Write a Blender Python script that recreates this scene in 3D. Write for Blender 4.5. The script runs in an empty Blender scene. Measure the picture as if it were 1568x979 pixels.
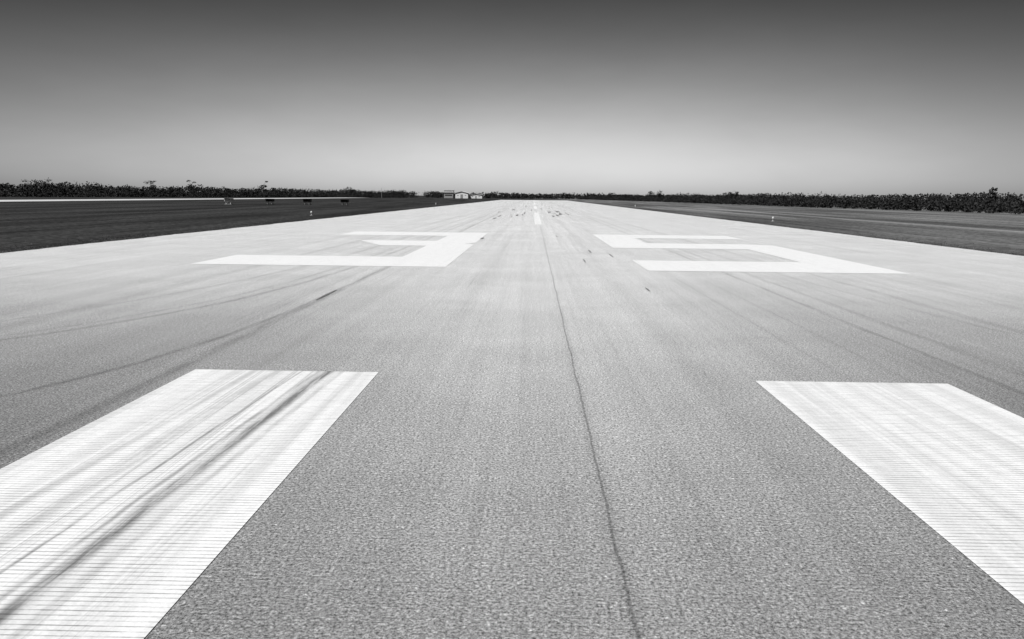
import bpy, math, random
import numpy as np
from mathutils import Matrix, Vector
random.seed(3); rng=np.random.default_rng(5)
sc=bpy.context.scene
sc.view_settings.view_transform='Standard'; sc.view_settings.look='None'; sc.view_settings.exposure=0
CX=0.31   # runway centre line (world X)
RW=14.75  # half width
# ---------------------------------------------------------------- helpers
class NB:
    def __init__(s,nt): s.nt=nt; s.L=nt.links.new
    def n(s,t,**k):
        x=s.nt.nodes.new(t)
        for a,b in k.items(): setattr(x,a,b)
        return x
    def m(s,op,a,b=None,c=None,clamp=False):
        x=s.n('ShaderNodeMath',operation=op); x.use_clamp=clamp
        for i,v in enumerate((a,b,c)):
            if v is None: continue
            if isinstance(v,(int,float)): x.inputs[i].default_value=v
            else: s.L(v,x.inputs[i])
        return x.outputs[0]
    def mr(s,v,a,b,c,d,smooth=True):
        x=s.n('ShaderNodeMapRange'); x.interpolation_type='SMOOTHSTEP' if smooth else 'LINEAR'
        s.L(v,x.inputs[0])
        for i,q in enumerate((a,b,c,d)): 
            if isinstance(q,(int,float)): x.inputs[i+1].default_value=q
            else: s.L(q,x.inputs[i+1])
        return x.outputs[0]
    def vec(s,x,y,z=0.0):
        c=s.n('ShaderNodeCombineXYZ')
        for i,v in enumerate((x,y,z)):
            if isinstance(v,(int,float)): c.inputs[i].default_value=v
            else: s.L(v,c.inputs[i])
        return c.outputs[0]
    def noise(s,v,scale,detail=2,rough=.5):
        x=s.n('ShaderNodeTexNoise'); s.L(v,x.inputs['Vector'])
        x.inputs['Scale'].default_value=scale; x.inputs['Detail'].default_value=detail; x.inputs['Roughness'].default_value=rough
        return x.outputs[0]
    def mix(s,f,a,b):
        return s.m('ADD',s.m('MULTIPLY',a,s.m('SUBTRACT',1.0,f)),s.m('MULTIPLY',b,f))
def newmat(name):
    m=bpy.data.materials.new(name); m.use_nodes=True
    nt=m.node_tree; b=nt.nodes['Principled BSDF']
    b.inputs['Roughness'].default_value=.85
    b.inputs['Specular IOR Level'].default_value=.2
    return m,NB(nt),b
def grey(name,v,rough=.7,spec=.3,var=.15,scale=3):
    m,N,b=newmat(name); g=N.n('ShaderNodeNewGeometry')
    f=N.noise(g.outputs['Position'],scale,3)
    c=N.mr(f,.3,.7,v*(1-var),v*(1+var))
    N.L(N.vec(c,c,c),b.inputs['Base Color'])
    b.inputs['Roughness'].default_value=rough; b.inputs['Specular IOR Level'].default_value=spec
    return m
def mesh(name,verts,faces,mat=None,parent=None):
    me=bpy.data.meshes.new(name); me.from_pydata([tuple(v) for v in verts],[],faces); me.update()
    o=bpy.data.objects.new(name,me); sc.collection.objects.link(o)
    if mat: me.materials.append(mat)
    if parent: o.parent=parent
    return o
def empty(name):
    o=bpy.data.objects.new(name,None); sc.collection.objects.link(o); return o
def fastquads(name,V,mat,parent=None,nper=4):
    n=V.shape[0]; me=bpy.data.meshes.new(name)
    me.vertices.add(n*nper); me.vertices.foreach_set('co',V.reshape(-1).astype(np.float32))
    me.loops.add(n*nper); me.loops.foreach_set('vertex_index',np.arange(n*nper,dtype=np.int32))
    me.polygons.add(n); me.polygons.foreach_set('loop_start',np.arange(0,n*nper,nper,dtype=np.int32))
    try: me.polygons.foreach_set('loop_total',np.full(n,nper,dtype=np.int32))
    except Exception: pass
    me.update(calc_edges=True); me.validate()
    o=bpy.data.objects.new(name,me); sc.collection.objects.link(o); me.materials.append(mat)
    if parent: o.parent=parent
    return o
# ---------------------------------------------------------------- pavement shader
def pavement(name,paint):
    m,N,b=newmat(name)
    g=N.n('ShaderNodeNewGeometry'); P=g.outputs['Position']
    s=N.n('ShaderNodeSeparateXYZ'); N.L(P,s.inputs[0]); X,Y=s.outputs[0],s.outputs[1]
    n1=N.noise(P,62,3,.9)
    st=N.mr(N.noise(N.vec(N.m('MULTIPLY',X,2.6),N.m('MULTIPLY',Y,.04)),1.0,4,.65),.3,.7,.93,1.06)
    # transverse grooves every 38 mm
    ph=N.m('FRACT',N.m('DIVIDE',N.m('ADD',Y,N.m('MULTIPLY',N.m('SINE',N.m('MULTIPLY',X,1.7)),.004)),.038))
    tri=N.m('ABSOLUTE',N.m('SUBTRACT',ph,.5))
    gr=N.mr(tri,.05,.18,1,0)
    ragged=N.mr(N.noise(N.vec(N.m('MULTIPLY',X,3.0),N.m('MULTIPLY',Y,22.0)),1.0,5,.8),.36,.62,.15,1)
    gr=N.m('MULTIPLY',gr,ragged)
    if not paint:
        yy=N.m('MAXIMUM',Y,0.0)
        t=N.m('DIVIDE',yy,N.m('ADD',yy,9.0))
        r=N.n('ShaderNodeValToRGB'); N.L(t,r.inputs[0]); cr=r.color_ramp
        pts=[(0,.18),(.25,.235),(.44,.36),(.61,.50),(.82,.57),(1,.57)]  # albedo rises down the runway: grazing-view brightening painted into the colour
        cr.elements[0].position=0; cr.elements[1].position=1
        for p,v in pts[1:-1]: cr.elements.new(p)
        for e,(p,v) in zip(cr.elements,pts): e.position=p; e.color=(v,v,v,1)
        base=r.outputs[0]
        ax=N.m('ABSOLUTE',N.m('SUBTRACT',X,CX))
        lat=N.mr(ax,.2,4.2,1.06,.56)  # lens vignette painted into the asphalt: darker to the sides, mainly up close
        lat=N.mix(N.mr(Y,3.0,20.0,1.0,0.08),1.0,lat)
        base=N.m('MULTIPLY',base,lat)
        bl=N.mr(N.noise(P,.5,5,.7),.3,.7,.93,1.07)
        base=N.m('MULTIPLY',N.m('MULTIPLY',base,bl),st)
        # aggregate: dark pits, mid stones and a few pale chips
        sp=N.mr(n1,.36,.64,.12,1.88,False)
        base=N.m('MULTIPLY',base,sp)
        nc=N.noise(P,22,3,.8)
        base=N.m('MULTIPLY',base,N.mr(nc,.3,.7,.76,1.24,False))
        base=N.m('ADD',base,N.m('MULTIPLY',N.mr(n1,.60,.69,0,.45),N.mr(nc,.48,.62,0,1)))
        base=N.m('MULTIPLY',base,N.m('SUBTRACT',1.0,N.m('MULTIPLY',gr,.24)))
    # ---- rubber
    wv=N.m('MULTIPLY',N.m('SUBTRACT',N.noise(N.vec(0.0,N.m('MULTIPLY',Y,.5)),1.0,3),.5),.10)
    patch=N.mr(N.noise(N.vec(N.m('MULTIPLY',X,12.0),N.m('MULTIPLY',Y,.9)),1.0,4,.75),.34,.6,.25,1)
    def line(x0,k,w,a,curve=None):
        c=N.m('ADD',N.m('ADD',N.m('MULTIPLY',Y,k),x0),wv)
        if curve:
            A,yc,L=curve
            c=N.m('ADD',c,N.m('MULTIPLY',N.m('EXPONENT',N.m('DIVIDE',N.m('SUBTRACT',yc,Y),L)),A))
        d=N.m('ABSOLUTE',N.m('SUBTRACT',X,c))
        return N.mr(d,w*.1,w,a,0)
    if not paint:
        L=[line(-3.38,0,.08,.38,(-.95,6.4,2.2)),line(-3.38,0,.12,.32),
           line(-4.05,0,.11,.30,(-1.9,9,3.4)),line(-4.35,0,.09,.18,(-1.9,9,3.4)),line(-5.0,0,.11,.20,(-1.3,12,5)),line(-6.6,.01,.2,.15),
           line(4.28,.002,.08,.28),line(4.75,.002,.12,.22),line(5.3,.004,.10,.15,(1.2,8,5)),line(6.4,-.01,.14,.17),line(1.55,.004,.16,.10),line(-1.0,.003,.16,.07)]
    else:
        L=[line(-2.18,.035,.075,.72),line(-2.28,.035,.035,.5),line(-2.44,.035,.022,.65),line(-2.66,.035,.10,.34),line(-2.84,.03,.06,.3),line(-2.02,.03,.04,.28),line(4.28,.002,.08,.12),line(-3.36,0,.1,.15)]
    tot=L[0]
    for q in L[1:]: tot=N.m('MAXIMUM',tot,q)
    tot=N.m('MULTIPLY',tot,patch)
    if paint:
        tot=N.m('MULTIPLY',tot,N.mr(Y,8,16,1,.1))
        sn=N.mr(N.noise(N.vec(N.m('MULTIPLY',X,24.0),N.m('MULTIPLY',Y,.10)),1.0,5,.78),.48,.72,0,.55)
        reg=N.m('MAXIMUM',N.mr(N.m('ABSOLUTE',N.m('ADD',X,2.35)),.2,1.0,1,0),N.mr(N.m('ABSOLUTE',N.m('SUBTRACT',X,3.0)),.2,1.1,.35,0))
        tot=N.m('MAXIMUM',tot,N.m('MULTIPLY',N.m('MULTIPLY',sn,reg),N.mr(Y,8,16,1,.1)))
        wn=N.mr(n1,.3,.7,.84,1.0)
        w=N.m('MULTIPLY',wn,.83)
        # worn lengthwise bands in the paint
        w=N.m('MULTIPLY',w,N.mix(N.mr(Y,8,14,1,.15),1.0,N.mr(N.noise(N.vec(N.m('MULTIPLY',X,6.0),N.m('MULTIPLY',Y,.12)),1.0,3,.6),.35,.6,.82,1.0)))
        w=N.m('MULTIPLY',w,N.m('SUBTRACT',1.0,N.m('MULTIPLY',gr,.62)))
        chipm=N.mr(n1,.66,.74,0,.6)
        base=N.mix(chipm,w,.30)
        b.inputs['Roughness'].default_value=.75
    else:
        sn=N.mr(N.noise(N.vec(N.m('MULTIPLY',X,9.0),N.m('MULTIPLY',Y,.05)),1.0,4,.75),.52,.75,0,.17)
        tot=N.m('MAXIMUM',tot,sn)
        sw=N.m('MULTIPLY',N.m('SUBTRACT',N.noise(N.vec(0.0,N.m('MULTIPLY',Y,.55)),1.0,6,.68),.5),.07)
        sd=N.m('ABSOLUTE',N.m('SUBTRACT',N.m('SUBTRACT',X,.42),sw))
        sf=N.mr(Y,6,60,1,.3)
        seam=N.m('MULTIPLY',N.m('ADD',N.mr(sd,.003,.011,.34,0),N.mr(sd,.0,.06,.13,0)),sf)
        base=N.m('MULTIPLY',base,N.m('SUBTRACT',1.0,seam))
        b.inputs['Roughness'].default_value=.85
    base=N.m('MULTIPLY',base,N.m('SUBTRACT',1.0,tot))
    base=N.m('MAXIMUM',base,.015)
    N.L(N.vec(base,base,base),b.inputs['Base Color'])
    b.inputs['Specular IOR Level'].default_value=.2
    return m
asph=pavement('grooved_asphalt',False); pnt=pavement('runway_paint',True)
# ---------------------------------------------------------------- ground
def grassmat():
    m,N,b=newmat('dry_grass_ground')
    g=N.n('ShaderNodeNewGeometry'); P=g.outputs['Position']
    s=N.n('ShaderNodeSeparateXYZ'); N.L(P,s.inputs[0]); X,Y=s.outputs[0],s.outputs[1]
    a=N.noise(P,3,6,.75); c=N.noise(N.vec(N.m('MULTIPLY',X,.25),N.m('MULTIPLY',Y,.02)),1.0,5,.65)
    v=N.m('MULTIPLY',N.mr(a,.3,.7,.35,1.7),N.mr(c,.35,.65,.65,1.45))
    side=N.mr(X,-10,25,.031,.085)
    st=N.mr(N.noise(N.vec(N.m('MULTIPLY',X,.45),N.m('MULTIPLY',Y,.012)),1.0,3,.6),.48,.64,0,.11)
    st=N.m('MULTIPLY',st,N.mr(X,15,24,0,1))
    v=N.m('ADD',N.m('MULTIPLY',v,side),st)
    N.L(N.vec(v,v,v),b.inputs['Base Color'])
    b.inputs['Roughness'].default_value=1; b.inputs['Specular IOR Level'].default_value=0
    return m
gm=grassmat()
S=6000
mesh('ground',[(-S,-S,-.03),(S,-S,-.03),(S,S,-.03),(-S,S,-.03)],[(0,1,2,3)],gm)
Y0,Y1=-90,372
ys=[]; y=Y0
while y<Y1: ys.append(y); y+= .5 if -5<y<90 else 4
ys.append(Y1)
vs=[];fs=[]
for i,y in enumerate(ys):
    a=.05*math.sin(y*.9)+random.uniform(-.05,.05); b_=random.uniform(-.06,.06)
    vs+= [(CX-RW+a,y,0),(CX+RW+b_,y,0),(CX-RW+a-.05,y,-.05),(CX+RW+b_+.05,y,-.05)]
    if i:
        k=4*i; j=k-4
        fs+=[(j,j+1,k+1,k),(j+2,j,k,k+2),(j+1,j+3,k+3,k+1)]
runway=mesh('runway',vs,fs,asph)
def rect(x0,x1,y0,y1): return [(x0,y0),(x1,y0),(x1,y1),(x0,y1)]
def polys(name,ps,z,parent,mat):
    V=[];F=[]
    for p in ps:
        k=len(V); V+=[(x,y,z) for x,y in p]; F.append(tuple(range(k,k+len(p))))
    return mesh(name,V,F,mat,parent)
bars=[]
for i in range(4):
    a=1.75+3.5*i+(.25 if i else 0)
    bars+=[rect(CX-a-1.75,CX-a,-38,7.55),rect(CX+a,CX+a+1.75,-38,7.42)]
polys('threshold_stripes',bars,.004,runway,pnt)
B=19.15; T=B+18.2
xl,xr=CX-8.4,CX-2.35
sw=1.5
h1,h2=B+8.1,B+11.1
three=[[(xl,B),(xr,B),(xr,B+3.05),(xl,B+3.05)],
       [(xr-sw,B+3.05),(xr,B+3.05),(xr,h1+1.0),(xr-.35,h1+1.5),(xr-sw,h1+1.5)],
       [(xl+3.0,h1),(xr-sw,h1),(xr-sw,h2),(xl+1.7,h2)],
       [(xr-sw,h1+1.5),(xr-.35,h1+1.5),(xr,h2-.9),(xr,T-3.2),(xr-sw,T-3.2)],
       [(xl,T-3.2),(xr,T-3.2),(xr,T),(xl,T)]]
polys('numeral_three',three,.004,runway,pnt)
xl,xr=CX+2.35,CX+8.3
five=[rect(xl,xr,B-.35,B+2.75),
      [(xr-sw,B+2.75),(xr,B+2.75),(xr,h1),(xr-sw,h1)],
      [(xl,h1),(xr,h1),(xr,h2-.6),(xr-.9,h2),(xl,h2)],
      rect(xl,xl+sw,h2,T-3.4),
      rect(xl,xr,T-3.4,T-.4)]
polys('numeral_five',five,.004,runway,pnt)
cl=[]; y=49.5
while y<360:
    cl.append(rect(CX-.22,CX+.22,y,min(y+36.6,365))); y+=61
polys('centreline_stripes',cl,.004,runway,pnt)
# tyre marks
tm,N,b=newmat('tyre_rubber')
g=N.n('ShaderNodeNewGeometry'); c=N.mr(N.noise(g.outputs['Position'],6,4,.7),.3,.7,.08,.28)
N.L(N.vec(c,c,c),b.inputs['Base Color'])
sk=[]
def skid(x,y,l,w,k=0.0):
    n=6; Lf=[];Rt=[]
    for i in range(n+1):
        t=i/n; ww=w*math.sin(math.pi*min(max(t,.06),.94))**.6
        Lf.append((x+k*t*l-ww/2,y+t*l)); Rt.append((x+k*t*l+ww/2,y+t*l))
    sk.append(Rt+Lf[::-1])
for s_ in [(-2.9,60,4,.2),(-1.4,70,6,.24),(-1.75,66,2,.14),(2.15,71,6,.24),(2.45,75,5,.2),(-2.5,98,10,.25),(1.8,86,7,.22),(-3.6,84,6,.18),(3.3,82,5,.18),
           (1.35,20.9,1.2,.04),(1.75,24.5,1.6,.05),(2.25,23,1.2,.05),(-2.0,31.8,1.2,.14),(2.1,14.6,.6,.035),(-3.42,12.8,1.4,.05),(1.0,34,1.4,.05)]:
    skid(*s_,k=random.uniform(-.01,.01))
for i in range(36):
    sd=random.choice((-1,1)); skid(CX+sd*random.gauss(2.3,.7),random.uniform(64,200),random.uniform(2,10),random.uniform(.1,.22))
polys('tyre_marks',sk,.008,runway,tm)
cm=grey('taxiway_concrete',.5,.85,.2,.12,.3)
mesh('taxiway',[(-101,-60,-.02),(-82,-60,-.02),(-93,470,-.02),(-107,470,-.02)],[(0,1,2,3)],cm)
# ---------------------------------------------------------------- vegetation
def folmat(name,lo,hi,sc_=.7):
    m,N,b=newmat(name); g=N.n('ShaderNodeNewGeometry')
    a=N.noise(g.outputs['Position'],sc_,2,.6); r=g.outputs['Random Per Island']
    v=N.m('ADD',N.m('MULTIPLY',a,.7),N.m('MULTIPLY',r,.3))
    c=N.mr(v,.3,.75,lo,hi); N.L(N.vec(c,c,c),b.inputs['Base Color'])
    b.inputs['Roughness'].default_value=.9; b.inputs['Specular IOR Level'].default_value=.1
    return m
fol=folmat('scrub_foliage',.014,.044,.35); wood=grey('bark',.06,.9,.1,.3,5)
def leafquads(C,size):
    n=len(C); a=rng.normal(size=(n,3)); a/=np.linalg.norm(a,axis=1)[:,None]
    b=rng.normal(size=(n,3)); b-= (a*b).sum(1)[:,None]*a; b/=np.linalg.norm(b,axis=1)[:,None]
    s=(size*rng.uniform(.6,1.3,n))[:,None]; a=a*s; b=b*s*.7
    return np.stack([C-a,C-b*.9,C+a,C+b],axis=1)
def plant(px,py,H,R,n,low,ls):
    k=rng.integers(5,9)
    cen=np.stack([rng.normal(0,R*.5,k),rng.normal(0,R*.5,k),rng.uniform(low*H,H*.80,k)],1)
    cen[0]=(0,0,H*.78); cen[1,2]=H*.3; cen[2,2]=H*.5
    rad=rng.uniform(.35,.6,k)*R
    idx=rng.integers(0,k,n)
    d=rng.normal(size=(n,3)); d/=np.linalg.norm(d,axis=1)[:,None]; d*=rng.uniform(.2,1,n)[:,None]**.5
    C=cen[idx]+d*rad[idx][:,None]*np.array([1,1,.55]); C[:,2]=np.clip(C[:,2],.05,H*1.03)
    C+=np.array([px,py,0.])
    return leafquads(C,np.full(n,ls))
def trunk(px,py,H,r):
    q=[]; lx,ly=rng.normal(0,.045*H,2)
    for i in range(4):
        a0=i*math.pi/2;a1=a0+math.pi/2
        q.append([(px+r*math.cos(a0),py+r*math.sin(a0),-.1),(px+r*math.cos(a1),py+r*math.sin(a1),-.1),
                  (px+lx+r*.4*math.cos(a1),py+ly+r*.4*math.sin(a1),H*.8),(px+lx+r*.4*math.cos(a0),py+ly+r*.4*math.sin(a0),H*.8)])
    return np.array(q)
def line_of(name,poly,step,rows,rowd,Hf,Rr,n,low,ls,trunks=True,jit=2.0):
    Q=[];T=[]
    for (x0,y0),(x1,y1) in zip(poly[:-1],poly[1:]):
        L=math.hypot(x1-x0,y1-y0); k=int(L/step); nx,ny=(y1-y0)/L,-(x1-x0)/L
        if (nx*x0)<0: nx,ny=-nx,-ny
        if abs(x0)<76 and abs(x1)<76 and abs(y1-y0)<60: nx,ny=0,1
        for i in range(k):
            t=(i+.5)/k
            for r in range(rows):
                px=x0+(x1-x0)*t+nx*r*rowd+rng.normal(0,jit); py=y0+(y1-y0)*t+ny*r*rowd+rng.normal(0,jit)
                if -84<px<-22 and 490<py<600: continue
                H=Hf(r)*rng.uniform(.84,1.08)*(1+.10*math.sin(px*.11+py*.067)+.05*math.sin(px*.31-py*.19))
                if rng.random()<.03: H*=1.2
                R=H*rng.uniform(*Rr)
                Q.append(plant(px,py,H,R,n,low,ls))
                if trunks: T.append(trunk(px,py,H,.05+.02*H))
    e=empty(name); fastquads('foliage',np.concatenate(Q),fol,e)
    if T: fastquads('trunks',np.concatenate(T),wood,e)
    return e
line_of('distant_tree_line',[(-330,-60),(-215,110),(-165,230),(-143,330),(-112,465),(-66,612)],2.3,3,4,lambda r:4.0+.35*r,(.6,.9),95,.08,.34)
line_of('distant_tree_line',[(-75,620),(40,620),(70,600)],2.2,3,6,lambda r:3.8+.3*r,(.6,.9),70,.1,.48)
line_of('distant_tree_line',[(220,-40),(145,90),(112,180),(88,336),(52,610)],2.3,3,5,lambda r:3.1+.28*r,(.65,.95),90,.08,.30)
line_of('brush',[(105,-30),(76,60),(66,107),(58,172),(52,336),(33,600)],1.6,4,3.0,lambda r:1.35+.2*r,(.8,1.1),70,.03,.20,False,1.0)
line_of('brush',[(-320,-60),(-205,110),(-157,230),(-136,330),(-105,465),(-62,600)],2.2,2,3.0,lambda r:1.9+.4*r,(.8,1.1),65,.03,.28,False,1.0)
def tall_tree(x,y,H,R):
    e=empty('tree'); T=[trunk(0,0,H,.16)]; C=[]
    for i in range(9):
        z=H*random.uniform(.45,.95); a=random.uniform(0,6.28); l=R*random.uniform(.4,1)
        p0=np.array([0,0,z*.8]); p1=np.array([l*math.cos(a),l*math.sin(a),z]); w=np.array([0,0,.06])
        T.append(np.array([[p0-w,p1-w*.4,p1+w*.4,p0+w]]))
        s=np.array([-math.sin(a),math.cos(a),0])*.06
        T.append(np.array([[p0-s,p1-s*.4,p1+s*.4,p0+s]]))
        n=38; C.append(p1+rng.normal(size=(n,3))*R*np.array([.24,.24,.13]))
    C=np.concatenate(C); q=leafquads(C,np.full(len(C),.22))
    fastquads('crown',q,fol,e); fastquads('trunk_and_limbs',np.concatenate(T),wood,e)
    e.location=(x,y,0)
for p in [(-146,350,7.3,1.8),(-118,360,7.4,1.3),(-163,350,6.8,2.0),(-180,300,6.2,2.4),(-196,318,6.2,2.6),(-150,262,5.4,2.2),(-112,500,6.2,2.2),
          (108,197,4.6,1.2),(72,300,4.2,1.6),(60,420,4.8,2.0),(58,380,4.6,1.8),(82,350,4.6,1.8)]: tall_tree(*p)
def fringe():
    P=[]
    for sd in (-1,1):
        n=14000; y=12+(rng.random(n)**1.6)*120; off=rng.exponential(.5,n)
        x=CX+sd*(RW+off-.06); P.append(np.stack([x,y,np.full(n,-.04)],1))
    P=np.concatenate(P); n=len(P); h=rng.uniform(.01,.05,n); w=rng.uniform(.006,.014,n)
    a=rng.uniform(0,6.28,n); dx=np.stack([np.cos(a)*w,np.sin(a)*w,np.zeros(n)],1)
    tip=P+np.stack([rng.normal(0,.04,n),rng.normal(0,.04,n),h+.02],1)
    return np.stack([P-dx,P+dx,tip],1)
fastquads('grass',fringe(),folmat('grass_blades',.04,.14),None,3)
# ---------------------------------------------------------------- built objects
from math import pi
def box(name,c,s,mat,parent,rot=None,bev=0):
    x,y,z=[q/2 for q in s]
    V=[(-x,-y,-z),(x,-y,-z),(x,y,-z),(-x,y,-z),(-x,-y,z),(x,-y,z),(x,y,z),(-x,y,z)]
    o=mesh(name,V,[(0,3,2,1),(4,5,6,7),(0,1,5,4),(1,2,6,5),(2,3,7,6),(3,0,4,7)],mat,parent)
    o.location=c
    if rot: o.rotation_euler=rot
    if bev:
        m=o.modifiers.new('b','BEVEL'); m.width=bev; m.segments=2
    return o
def cyl(name,c,r0,r1,h,mat,parent,seg=16,rot=None):
    V=[];F=[]
    for i in range(seg):
        a=2*pi*i/seg; V+=[(r0*math.cos(a),r0*math.sin(a),0),(r1*math.cos(a),r1*math.sin(a),h)]
    for i in range(seg):
        j=(i+1)%seg; F.append((2*i,2*j,2*j+1,2*i+1))
    F.append(tuple(2*i+1 for i in range(seg))); F.append(tuple(2*i for i in range(seg))[::-1])
    o=mesh(name,V,F,mat,parent); o.location=c
    if rot: o.rotation_euler=rot
    return o
white=grey('white_metal',.7,.5,.4,.05); dark=grey('dark_metal',.012,.6,.2,.2); mid=grey('grey_metal',.3,.5,.4,.1)
glass=grey('lens_glass',.75,.15,.6,.02)
def edge_light(x,y):
    e=empty('runway_edge_light'); e.location=(x,y,-.03)
    cyl('base_plate',(0,0,0),.13,.12,.03,mid,e); cyl('stem',(0,0,.03),.03,.03,.14,white,e)
    cyl('body',(0,0,.17),.06,.08,.07,white,e); cyl('lens',(0,0,.24),.08,.065,.08,glass,e); cyl('cap',(0,0,.32),.065,.02,.03,glass,e)
for y in (4,65,150):
    edge_light(CX-RW-3.4,y+1); edge_light(CX+RW+3.1,y-2)
def papi(x,y,front):
    e=empty('approach_path_light_unit'); e.location=(x,y,-.03); e.rotation_euler=(0,0,random.uniform(-.05,.05))
    for sx in (-.35,.35):
        for sy in (-.3,.3): cyl('leg',(sx,sy,0),.05,.05,.5,white if front is white else mid,e,8)
    box('housing',(0,0,.68),(1.15,.9,.42),front,e,None,.03)
    box('hood',(0,-.1,.905),(1.2,1.05,.03),dark,e); box('lens_slot',(0,-.462,.68),(.8,.02,.10),dark,e)
    box('footing',(0,0,.02),(1.1,1.0,.08),mid if front is white else dark,e)
papi(-47.5,128,white); papi(-42,131,dark); papi(-36,131,dark); papi(-30,131,dark)
wall=grey('painted_wall',.82,.7,.2,.05,.5); roofm=grey('roof_sheet',.8,.6,.3,.08,.4)
def gable(name,x,y,w,d,h,rh,doorw):
    e=empty(name); e.location=(x,y,0)
    a,b_=w/2,d/2
    V=[(-a,-b_,-.1),(a,-b_,-.1),(a,b_,-.1),(-a,b_,-.1),(-a,-b_,h),(a,-b_,h),(a,b_,h),(-a,b_,h),(0,-b_,h+rh),(0,b_,h+rh)]
    mesh('walls',V,[(0,1,5,8,4),(1,2,6,5),(2,3,7,9,6),(3,0,4,7)],wall,e)
    o=.4; s=rh/a
    R=[(-a-o,-b_-o,h-o*s+.05),(0,-b_-o,h+rh+.05),(0,b_+o,h+rh+.05),(-a-o,b_+o,h-o*s+.05),(a+o,-b_-o,h-o*s+.05),(a+o,b_+o,h-o*s+.05)]
    ro=mesh('roof',R,[(0,1,2,3),(1,4,5,2)],roofm,e); mm=ro.modifiers.new('s','SOLIDIFY'); mm.thickness=.12; mm.offset=1
    box('door',(0,-b_-.03,h*.36),(doorw,.06,h*.72),mid,e)
    for k in (-1,1): box('window',(k*(doorw/2+(a-doorw/2)/2),-b_-.02,h*.55),((a-doorw/2)*.3,.04,.4),mid,e)
gable('hangar',-45.5,530,8.0,12,3.4,.9,1.6)
gable('terminal_building',-37,536,8.0,9,2.3,.6,.9)
e=empty('control_building'); e.location=(-56,548,0)
box('walls',(0,0,1.75),(6,6,3.7),mid,e); box('window_band',(0,-3.02,1.9),(4.8,.04,.7),dark,e); box('roof',(0,0,3.75),(7.6,6.8,.3),mid,e); box('cab',(0,0,4.5),(6.4,4,1.2),wall,e); box('cab_roof',(0,0,5.2),(7.2,4.8,.2),roofm,e); box('cab_glazing',(0,-2.02,4.55),(4.4,.04,.25),mid,e)
e=empty('lighting_pole'); e.location=(-92,500,0)
cyl('pole',(0,0,0),.12,.08,5.8,mid,e,10); box('lamp_head',(.3,0,5.8),(1.4,.4,.35),white,e)
# ---------------------------------------------------------------- light
EL,AZ=60,-140
sun=bpy.data.lights.new('sun','SUN'); sun.energy=5.0; sun.angle=math.radians(.53); sun.color=(1,1,1)
so=bpy.data.objects.new('sun',sun); sc.collection.objects.link(so)
so.rotation_euler=(Matrix.Rotation(math.radians(-AZ),4,'Z')@Matrix.Rotation(-math.radians(90-EL),4,'X')).to_euler()
w=bpy.data.worlds.new('World'); sc.world=w; w.use_nodes=True
N=NB(w.node_tree); bg=w.node_tree.nodes['Background']
sky=N.n('ShaderNodeTexSky'); sky.sky_type='NISHITA'; sky.sun_disc=False
sky.sun_elevation=math.radians(EL); sky.sun_rotation=math.radians(AZ)
sp=N.n('ShaderNodeSeparateColor'); N.L(sky.outputs[0],sp.inputs[0])
tc=N.n('ShaderNodeTexCoord'); sx=N.n('ShaderNodeSeparateXYZ'); N.L(tc.outputs['Generated'],sx.inputs[0])
# deep-red-filter response: clear sky darkens quickly away from the hazy horizon
z=N.m('DIVIDE',sx.outputs[2],.175); gz=N.m('EXPONENT',N.m('MULTIPLY',N.m('MULTIPLY',z,z),-1.0))
x=N.m('DIVIDE',N.m('ADD',sx.outputs[0],.02),.68); gx=N.m('EXPONENT',N.m('MULTIPLY',N.m('MULTIPLY',x,x),-1.0))
f=N.m('ADD',N.m('MULTIPLY',N.m('MULTIPLY',gz,gx),.98),.02)
hz=N.mr(N.noise(N.vec(N.m('MULTIPLY',sx.outputs[0],3.0),sx.outputs[1],N.m('MULTIPLY',sx.outputs[2],9.0)),1.0,4,.6),.3,.7,.95,1.05)
val=N.m('MULTIPLY',N.m('MULTIPLY',sp.outputs[0],f),hz)
N.L(N.vec(val,val,val),bg.inputs[0]); bg.inputs[1].default_value=.15
# ---------------------------------------------------------------- camera
cam=bpy.data.cameras.new('camera'); co=bpy.data.objects.new('camera',cam); sc.collection.objects.link(co)
cam.sensor_width=36; cam.lens=28.8; cam.clip_start=.05; cam.clip_end=20000
R=Matrix.Rotation(math.radians(1.40),4,'Z')@Matrix.Rotation(math.radians(90-8.56),4,'X')@Matrix.Rotation(math.radians(.57),4,'Z')
co.matrix_world=Matrix.Translation((0,0,1.66))@R
sc.camera=co
